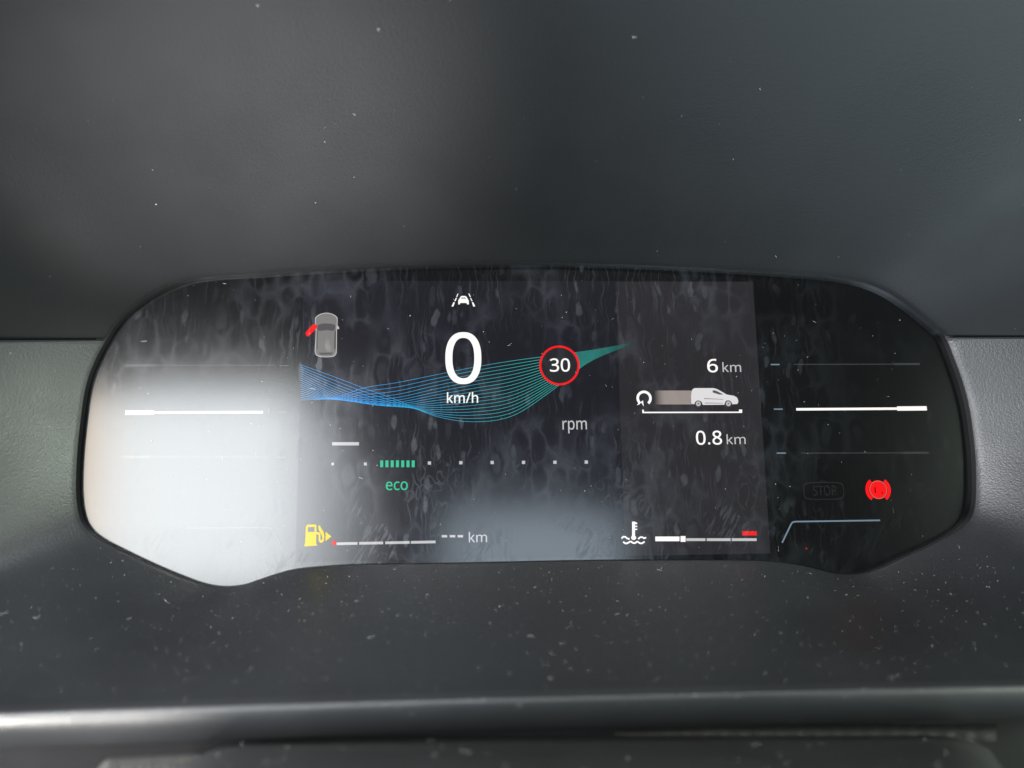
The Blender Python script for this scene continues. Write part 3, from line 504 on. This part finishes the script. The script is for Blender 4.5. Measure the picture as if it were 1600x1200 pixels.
# wave of fine lines
WX = [470, 520, 570, 620, 680, 740, 800, 860, 920, 990]
Y0 = [570, 588, 607, 625, 650, 659, 650, 612, 566, 537]
Y1 = [625, 622, 606, 598, 586, 574, 564, 556, 548, 535]
SAG = [0, 14, 24, 22, 8, 1, 0, 0, 0, 0]
vv, ff = [], []
NL = 17
for k in range(NL):
    i = k / (NL - 1)
    pts = [px(x, (1 - i) * a + i * b + 4 * i * (1 - i) * s) for x, a, b, s in zip(WX, Y0, Y1, SAG)]
    pts = smooth_poly(pts, 8)
    th = 0.125
    for j, p in enumerate(pts):
        a, b = pts[max(j - 1, 0)], pts[min(j + 1, len(pts) - 1)]
        t = Vector((b[0] - a[0], b[1] - a[1])).normalized(); n = Vector((-t.y, t.x)) * th / 2
        vv += [G(p[0] + n.x, p[1] + n.y, W2 + 0.004 + 0.0012 * k), G(p[0] - n.x, p[1] - n.y, W2 + 0.004 + 0.0012 * k)]
        if j:
            q = len(vv); ff.append((q - 4, q - 3, q - 1, q - 2))
wave = tag(mesh("wave_lines", vv, ff, M['wave'], screen, False), "blue to teal twisting wave of fine lines", kind="stuff")

# speed
c0 = px(724, 559.5); 
flat("speed_digit", [disc(c0, 28.5 * .2087, 72, 42 * .2087, 2.35), disc(c0, 17.3 * .2087, 72, 32.6 * .2087, 2.35)], M['white'], screen, W4)
text("speed_unit", "km/h", 698.5, 747, 629.5, 613, M['white'], screen, W4, 0.03, 1.06)
# lane keeping symbol
lane = [[(500, 180), (525, 185), (485, 285), (455, 285)], [(450, 310), (480, 315), (435, 415), (395, 405)], [(370, 445), (415, 455), (370, 580), (310, 580)],
        [(835, 180), (865, 178), (915, 280), (885, 285)], [(890, 310), (915, 312), (970, 410), (935, 415)], [(945, 450), (990, 445), (1050, 575), (990, 585)],
        [(600, 265), (640, 250), (730, 250), (775, 270), (820, 350), (850, 400), (850, 515), (795, 515), (780, 470), (585, 470), (570, 515), (520, 515), (520, 390), (555, 340)],
        [(625, 303), (740, 303), (762, 332), (603, 332)]]
flat("lane_assist_symbol", [crop(c, 690, 450, 20) for c in lane], M['white'], screen, W3)
# open door symbol
S5 = (470, 480, 13.333)
outer = [(300, 240), (330, 190), (400, 145), (500, 120), (580, 120), (670, 145), (740, 190), (768, 240), (765, 370), (755, 480), (750, 900), (735, 980), (680, 1030), (540, 1045), (390, 1035), (320, 1000), (295, 940), (300, 800), (310, 600), (310, 460), (300, 400)]
outer = smooth_poly(outer, 4, True)
cx, cy = 535, 580
inner_ = [(cx + (x - cx) * 0.93, cy + (y - cy) * 0.965) for x, y in outer]
flat("door_ajar_symbol", [crop(outer, *S5), crop(inner_, *S5)], M['grey_line'], screen, W3)
flat("car_body_symbol", [crop(inner_, *S5)], M['grey'], screen, W2 + 0.01)
flat("car_window_symbol", [crop(smooth_poly([(350, 385), (430, 348), (540, 340), (640, 350), (715, 380), (692, 488), (540, 480), (368, 490)], 3, True), *S5),
                           crop([(335, 480), (355, 500), (352, 860), (335, 900)], *S5), crop([(735, 480), (705, 500), (695, 860), (730, 900)], *S5), crop([(370, 950), (670, 945), (650, 990), (410, 992)], *S5)], M['dark_grey'], screen, W3)
flat("car_mirror_symbol", [crop([(765, 375), (803, 430), (798, 462), (752, 448)], *S5)], M['grey_line'], screen, W3)
flat("open_door_symbol", [crop(smooth_poly([(100, 540), (170, 450), (240, 370), (300, 360), (345, 385), (335, 430), (250, 525), (170, 605), (130, 605)], 3, True), *S5)], M['red'], screen, W4)
# speed limit
c1 = px(874, 571)
sign = flat("speed_limit_disc", [disc(c1, 30 * .2087, 48)], M['dark_mark'], screen, W3)
flat("speed_limit_ring", [disc(c1, 32.3 * .2087, 64), disc(c1, 28.9 * .2087, 64)], M['red'], screen, W4)
text("speed_limit_number", "30", 859.5, 890.5, 580.5, 560.5, M['white'], screen, W4, 0.05)
text("rpm_lettering", "rpm", 879, 917, 671, 653, M['white_dim'], screen, W3, 0.02, 1.0)
flat("rpm_mark", [rect(519, 691, 561, 696)], M['white_dim'], screen, W3)
for (x, y, s) in ((520, 725, 4), (571, 725, 4.6), (671, 723.5, 5), (720, 723, 5), (769, 722.7, 5), (818, 722.5, 5), (867, 722.3, 5), (916, 722, 5)):
    flat("rpm_dot", [rect(x - s / 2, y - s / 2, x + s / 2, y + s / 2)], M['white_dim'], screen, W3)
for k in range(7):
    x = 596.5 + k * 8.2
    flat("eco_bar", [rect(x - 2.3, 719.5, x + 2.3, 730)], M['green'], screen, W3)
text("eco_lettering", "eco", 603, 637, 765.5, 748.5, M['green'], screen, W3, 0.035)
# fuel
S3 = (440, 640, 4)
pump = [[(152, 735), (158, 722), (166, 719), (212, 718), (219, 724), (218, 765), (238, 768), (244, 780), (244, 812), (250, 818), (255, 808), (254, 790), (242, 768), (232, 748), (230, 726), (240, 724), (248, 742), (262, 762), (268, 790), (264, 822), (252, 832), (238, 830), (232, 815), (232, 782), (218, 778), (217, 836), (224, 850), (140, 854), (148, 836)],
        [(166, 734), (207, 733), (206, 764), (164, 765)]]
flat("fuel_pump_symbol", [crop(c, *S3) for c in pump], M['yellow'], screen, W3)
flat("filler_side_arrow", [crop([(276, 763), (312, 793), (275, 821)], *S3)], M['yellow'], screen, W3)
for a, b in ((526, 558.7), (561.3, 598.8), (602, 640), (642, 680.5)):
    flat("fuel_gauge_segment", [bar(a, 849.6 - (a - 526) * .019, b, 849.6 - (b - 526) * .019, 3.9)], M['white_dim'], screen, W3)
flat("fuel_reserve_mark", [disc(px(522, 848.3), 3.6 * .2087, 16)], M['red'], screen, W4)
for a in (690.2, 702.7, 715):
    flat("range_dash", [rect(a, 836, a + 8.6, 839.6)], M['white_dim'], screen, W3)
text("range_unit", "km", 732.5, 761, 847, 831, M['white_dim'], screen, W3, 0.0, 1.06)
# coolant temperature
S4 = (840, 640, 4)
th_ = [[(590, 700), (606, 700), (622, 708), (622, 716), (608, 716), (608, 726), (622, 726), (622, 734), (608, 734), (608, 744), (622, 744), (622, 752), (608, 752), (608, 788), (614, 794), (616, 804), (608, 813), (596, 815), (586, 808), (584, 797), (590, 788)]]
def wv(x0, x1, y, amp, per, n=16): return [(lerp(x0, x1, k / n), y + amp * math.sin(2 * math.pi * lerp(x0, x1, k / n) / per)) for k in range(n + 1)]
wl = [stroke(crop([(524, 804), (536, 795), (548, 795), (560, 805), (574, 809)], *S4), 0.52), stroke(crop([(628, 809), (642, 797), (654, 797), (664, 804), (678, 800)], *S4), 0.52),
      stroke(crop(smooth_poly([(534, 826), (550, 836), (564, 833), (580, 824), (594, 832), (608, 834), (622, 825), (636, 833), (650, 836), (668, 825)], 3), *S4), 0.52)]
flat("coolant_temperature_symbol", [crop(c, *S4) for c in th_] + wl, M['white'], screen, W3)
flat("temperature_level_bar", [rect(1023.8, 838.3, 1061.5, 845.6)], M['white'], screen, W3)
flat("temperature_pointer", [rect(1063.2, 837.6, 1071, 846.6)], M['white'], screen, W3)
for a, b in ((1072, 1102), (1104, 1141.3), (1143.2, 1182)):
    flat("temperature_segment", [rect(a, 841, b, 845.3)], M['white_dim'], screen, W3)
flat("hot_zone_mark", [rect(1159.5, 830, 1182, 836.6)], M['red'], screen, W4)
# trip side field
text("trip_number", "6", 1105.5, 1121.5, 581.5, 561.5, M['white'], screen, W4, 0.06)
text("trip_unit", "km", 1129, 1158, 581.3, 566, M['white_dim'], screen, W4, 0.0, 1.06)
text("trip_number", "0.8", 1088, 1128, 694.5, 673.5, M['white'], screen, W4, 0.05)
text("trip_unit", "km", 1135.5, 1165, 694, 678.5, M['white_dim'], screen, W4, 0.0, 1.06)
S6 = (980, 590, 8)
cc = px(1006.2, 622.3)
flat("reset_arrow_symbol", [arc_band(cc, 8.2 * .2087, 12.3 * .2087, -52, 232), crop([(118, 346), (205, 362), (196, 285)], *S6)], M['white'], screen, W4)
flat("distance_trail", [rect(1020, 610.3, 1080.5, 632)], M['trail'], screen, W3)
van = [(800, 318), (797, 220), (806, 165), (820, 142), (845, 132), (1075, 132), (1110, 140), (1160, 165), (1240, 212), (1330, 228), (1368, 248), (1384, 280), (1386, 305), (1376, 330), (1312, 334), (1300, 305), (1280, 288), (1258, 284), (1236, 290), (1220, 308), (1212, 340), (942, 342), (932, 310), (915, 294), (888, 286), (862, 292), (846, 308), (836, 334), (806, 330)]
van_o = flat("van_symbol", [crop(van, *S6)], M['van'], screen, W4)
flat("van_window_symbol", [crop([(1062, 162), (1092, 160), (1130, 175), (1200, 212), (1150, 214), (1068, 188)], *S6)], M['dark_grey'], screen, W4 + .04)
flat("van_sill_symbol", [crop([(955, 258), (1200, 270), (1200, 276), (958, 268)], *S6), crop([(968, 314), (1192, 318), (1192, 325), (968, 324)], *S6)], M['grey'], screen, W4 + .04)
for wx in (886, 1262):
    wc = px(980 + wx / 8, 590 + 327 / 8)
    flat("van_wheel_symbol", [disc(wc, 5.2 * .2087, 24)], M['dark_grey'], screen, W4 + .05)
    flat("van_hub_symbol", [disc(wc, 3.9 * .2087, 20), disc(wc, 1.2 * .2087, 10)], M['grey_line'], screen, W4 + .08)
flat("distance_bracket", [crop([(186, 402), (205, 402), (208, 428), (1395, 426), (1396, 400), (1434, 400), (1434, 442), (188, 445)], *S6)], M['white'], screen, W4)

# backlit scales beside the display
def scale_mark(name, contours, mat, parent): return flat(name, contours, mat, parent, W1)
if True:
    for x0, x1, y in ((1204, 1218, 569.6), (1209, 1223, 639.3), (1213.5, 1228, 708)):
        scale_mark("scale_tick", [bar(x0, y, x1, y, 2.0)], M['blue_grey'], cluster)
    scale_mark("scale_line", [bar(1244, 639.6, 1402, 638.5, 4.0)], M['white'], cluster)
    scale_mark("scale_pointer", [bar(1401.5, 638.4, 1448, 638.0, 7.0)], M['white'], cluster)
    for y, a, b, c in ((569, 1240, 1397, 1437), (707.6, 1252, 1411, 1451)):
        scale_mark("scale_line", [bar(a, y + .4, b, y, 1.6)], M['unlit_line'], cluster)
        scale_mark("scale_pointer", [bar(b, y, c, y - .3, 3.4)], M['unlit_line'], cluster)
    for x0, x1, y in ((437, 451, 571.4), (435, 448, 644), (433, 447, 714.5)):
        scale_mark("scale_tick", [bar(x0, y, x1, y, 2.0)], M['faint_blue'], cluster)
    scale_mark("scale_line", [bar(240, 644.6, 411, 644, 3.6)], M['white'], cluster)
    scale_mark("scale_pointer", [bar(196, 644.8, 240.5, 644.6, 6.6)], M['white'], cluster)
    for y, a, b, c in ((571, 197, 243, 430), (714, 190, 236, 425)):
        scale_mark("scale_line", [bar(b, y, c, y, 1.6)], M['unlit_line'], cluster)
        scale_mark("scale_pointer", [bar(a, y + .3, b, y, 4.0)], M['unlit_line'], cluster)
    scale_mark("corner_line", [stroke(pxs([(1222, 848), (1236, 819), (1238.5, 815.8), (1243, 815), (1375, 813)]), 0.48)], M['blue_grey'], cluster)
    scale_mark("corner_line", [stroke(pxs([(290, 825), (419, 824), (424, 825), (427, 828), (441, 857)]), 0.40)], M['faint_blue'], cluster)
# warning lamps in the right field
flat("stop_warning_lamp", [[(p[0], p[1]) for p in disc(px(1287, 767), 33 * .2087, 48, 14 * .2087, 5)], disc(px(1287, 767), 31.4 * .2087, 48, 12.4 * .2087, 5)], M['unlit'], cluster, W1)
text("stop_lettering", "STOP", 1271, 1307, 774, 759, M['unlit'], cluster, W1, 0.02)
pc = px(1372, 765.2)
r_ = .2087
lampo = flat("parking_brake_lamp", [disc(pc, 12.2 * r_, 40)], M['red_lamp'], cluster, W1)
tag(lampo, "glowing red parking brake warning lamp")
flat("lamp_bracket", [arc_band(pc, 15.6 * r_, 20.5 * r_, 128, 232)], M['red_lamp'], cluster, W1)
flat("lamp_bracket", [arc_band(pc, 15.6 * r_, 20.5 * r_, -52, 52)], M['red_lamp'], cluster, W1)
flat("lamp_ring", [disc(pc, 14.6 * r_, 40), disc(pc, 12.8 * r_, 40)], M['red_edge'], cluster, W2)
flat("lamp_letter", [[(pc[0] - 1.35, pc[1] - 1.1), (pc[0] - 0.85, pc[1] - 1.1), (pc[0] - 0.8, pc[1] + 1.0), (pc[0] - 1.2, pc[1] + 1.1)], [(pc[0] + 0.8, pc[1] - 1.7), (pc[0] + 1.6, pc[1] - 1.0), (pc[0] + 1.7, pc[1] - 0.5), (pc[0] + 1.1, pc[1] - 0.8)]], M['red_dark'], cluster, W2)
ec = px(1438, 766)
flat("brake_service_lamp", [disc(ec, 11 * r_, 32), disc(ec, 9.5 * r_, 32), disc(ec, 5 * r_, 20), disc(ec, 4 * r_, 20), [(ec[0] - 3.8, ec[1] + .9), (ec[0] - 2.6, ec[1]), (ec[0] - 3.8, ec[1] - .9)], [(ec[0] + 3.8, ec[1] + .9), (ec[0] + 2.6, ec[1]), (ec[0] + 3.8, ec[1] - .9)]], M['unlit'], cluster, W1)
flat("red_point_lamp", [disc(px(1260, 857), 1.5 * r_, 12)], M['red_dim'], cluster, W1)

# ------------------------------------------------------------------ steering column shroud below the ledge
def sheet(name, rows, mat, parent=None): return grid_mesh(name, rows, mat, parent)
col = empty("steering_column_cover", G(*px(800, 1190, 100), 100))
tag(col, "dusty dark plastic steering column cover below the ledge", "column cover")
def shroud_row(w, ymid, drop, xl, xr, n=60):
    r = []
    for k in range(n + 1):
        t = k / n
        x = lerp(xl, xr, t)
        e = max(0.0, (0.10 - t) / 0.10); e2 = max(0.0, (t - 0.93) / 0.07)
        y = ymid - 0.012 * min(0.0, x - 700) + drop * (e ** 2.2) + 0.8 * drop * e2 ** 2.2
        r.append(gp(x, y, w))
    return r
rows = []
for k in range(14):
    t = k / 13
    rows.append(shroud_row(lerp(50, 128, t), lerp(1149, 1275, t ** 1.1), lerp(26, 60, t), lerp(292, 150, t), lerp(1545, 1640, t)))
shroud = sheet("shroud_top", rows, M['shroud'], col)
gr = []
for j, (dy, w) in enumerate(((-14, 42), (-9, 45), (-4, 48), (1, 49.5), (6, 50), (14, 49))):
    r = []
    for k in range(401):
        x = lerp(960, 1557, k / 400)
        rib = 0.6 * math.sin(k * 1.9) + 0.5 * math.sin(k * 4.7 + 1)
        r.append(gp(x, 1145 + dy + rib * (0 if j in (0, 5) else 1.2) + 5 * max(0, (1100 - x) / 140), w + rib * 0.5))
    gr.append(r)
gaiter = sheet("gaiter_edge", gr, M['gaiter'], col)
tag(gaiter, "ribbed grey edge of the column gaiter")
gl_ = []
for j, (dy, w) in enumerate(((30, 52), (8, 54), (1, 57), (0, 60), (8, 63), (34, 64))):
    r = []
    for k in range(161):
        x = lerp(150, 312, k / 160)
        rib = 0.5 * math.sin(k * 1.7) + 0.4 * math.sin(k * 4.1 + 1)
        e = max(0.0, (0.16 - k / 160) / 0.16)
        r.append(gp(x, 1186 - 0.05 * (x - 150) + dy + 20 * e * e + rib * 1.2, w + rib * 0.4))
    gl_.append(r)
sheet("gaiter_edge", gl_, M['gaiter'], col)

well = grid_mesh("column_well", [[(u, v, w) for u in (-330, -200, -100, 0, 100, 200, 330)] for v, w in ((-70, 20), (-95, 30), (-125, 60), (-150, 100), (-170, 160))], M['rim'])
tag(well, "black recess under the ledge around the steering column cover", "dashboard panel")
# ------------------------------------------------------------------ dust: specks and lint nobody could count
dv, df = [], []
def basis(n):
    a = Vector((0, 0, 1)).cross(n)
    if a.length < 1e-3: a = Vector((1, 0, 0))
    a.normalize(); return a, n.cross(a)
def speck(p, n, s):
    a, b = basis(n)
    th = random.uniform(0, 6.28); st = random.uniform(0.5, 1.0)
    e1 = a * math.cos(th) + b * math.sin(th); e2 = n.cross(e1) * st
    q = len(dv)
    for k in range(5):
        an = k * 1.2566 + random.uniform(-.3, .3)
        dv.append(p + (e1 * math.cos(an) + e2 * math.sin(an)) * s * random.uniform(.7, 1.2) + n * 0.00002)
    dv.append(p + n * s * 0.7)
    for k in range(5): df.append((q + k, q + (k + 1) % 5, q + 5))
def fibre(p, n, ln, th):
    a, b = basis(n)
    ang = random.uniform(0, 6.28); cur = random.uniform(-1.6, 1.6)
    q = len(dv); pos = p.copy(); k_ = 7
    for k in range(k_ + 1):
        d = a * math.cos(ang) + b * math.sin(ang); s = n.cross(d)
        lift = n * (0.00004 + 0.00012 * math.sin(math.pi * k / k_))
        dv.append(pos + s * th / 2 + lift); dv.append(pos - s * th / 2 + lift + n * th * .5)
        if k: df.append((q + 2 * k - 2, q + 2 * k - 1, q + 2 * k + 1, q + 2 * k))
        pos = pos + d * ln / k_; ang += cur / k_ + random.uniform(-.25, .25)
CUM = {}
def on_rings(rings, j0, j1, i0=0, i1=None):
    i1 = i1 or len(rings[0]) - 2
    key = (id(rings), i0, i1)
    if key not in CUM:                        # spread evenly along the length of the strip
        mid = rings[(j0 + j1) // 2]; acc = [0.0]
        for i in range(i0, i1): acc.append(acc[-1] + math.dist(mid[i], mid[i + 1]))
        CUM[key] = acc
    acc = CUM[key]; x = random.random() * acc[-1]
    i = i0 + max(0, bisect.bisect_left(acc, x) - 1)
    j = random.randrange(j0, j1)
    s, t = random.random(), random.random()
    A, B, Cc, D = (Vector(G(*rings[j + a][i + b])) for a, b in ((0, 0), (0, 1), (1, 0), (1, 1)))
    n = (B - A).cross(Cc - A).normalized()
    if n.dot(cam_ob.location - A) < 0: n = -n
    return A.lerp(B, s).lerp(Cc.lerp(D, s), t), n
def size(lo, hi): return lo + (hi - lo) * random.random() ** 3
nl = len(lower_rings) - len(tails)
for _ in range(2100):
    p, n = on_rings(lower_rings, 3, nl - 2, 9 * KS, 36 * KS); speck(p, n, size(0.00003, 0.00016))
for _ in range(110):
    p, n = on_rings(lower_rings, 3, nl - 2, 9 * KS, 36 * KS); fibre(p, n, size(0.0005, 0.0022), 0.00006)
for _ in range(110):
    p, n = on_rings(lower_rings, 3, nl - 2, 0, len(lower_rings[0]) - 2); speck(p, n, size(0.00004, 0.00016))
for _ in range(60):
    p, n = on_rings(lower_rings, nl, nl + 6, 9 * KS, 36 * KS); speck(p, n, size(0.00005, 0.00022))
for _ in range(170):
    p, n = on_rings(hood_rings, 3, 33); speck(p, n, size(0.00003, 0.00016))
for _ in range(14):
    p, n = on_rings(hood_rings, 3, 33); fibre(p, n, size(0.0005, 0.002), 0.00006)
gn = VW.copy()
us = [p[0] for p in loop]
for _ in range(320):
    u, v = random.uniform(-130, 130), random.uniform(-44, 46); speck(G(u, v, 0.2), gn, size(0.00003, 0.00015))
for _ in range(48):
    u, v = random.uniform(-130, 130), random.uniform(-44, 46); fibre(G(u, v, 0.2), gn, size(0.0004, 0.002), 0.00004)
for _ in range(110):
    p, n = on_rings(rows, 1, 12, 3, 57); speck(p, n, size(0.00008, 0.00035))
for _ in range(30):
    p, n = on_rings(rows, 1, 12, 3, 57); fibre(p, n, size(0.001, 0.003), 0.00012)

dust = mesh("dust", dv, df, M['dust'], None, False)
tag(dust, "pale dust specks and lint lying on the glass, ledge and hood", "dust", kind="stuff")
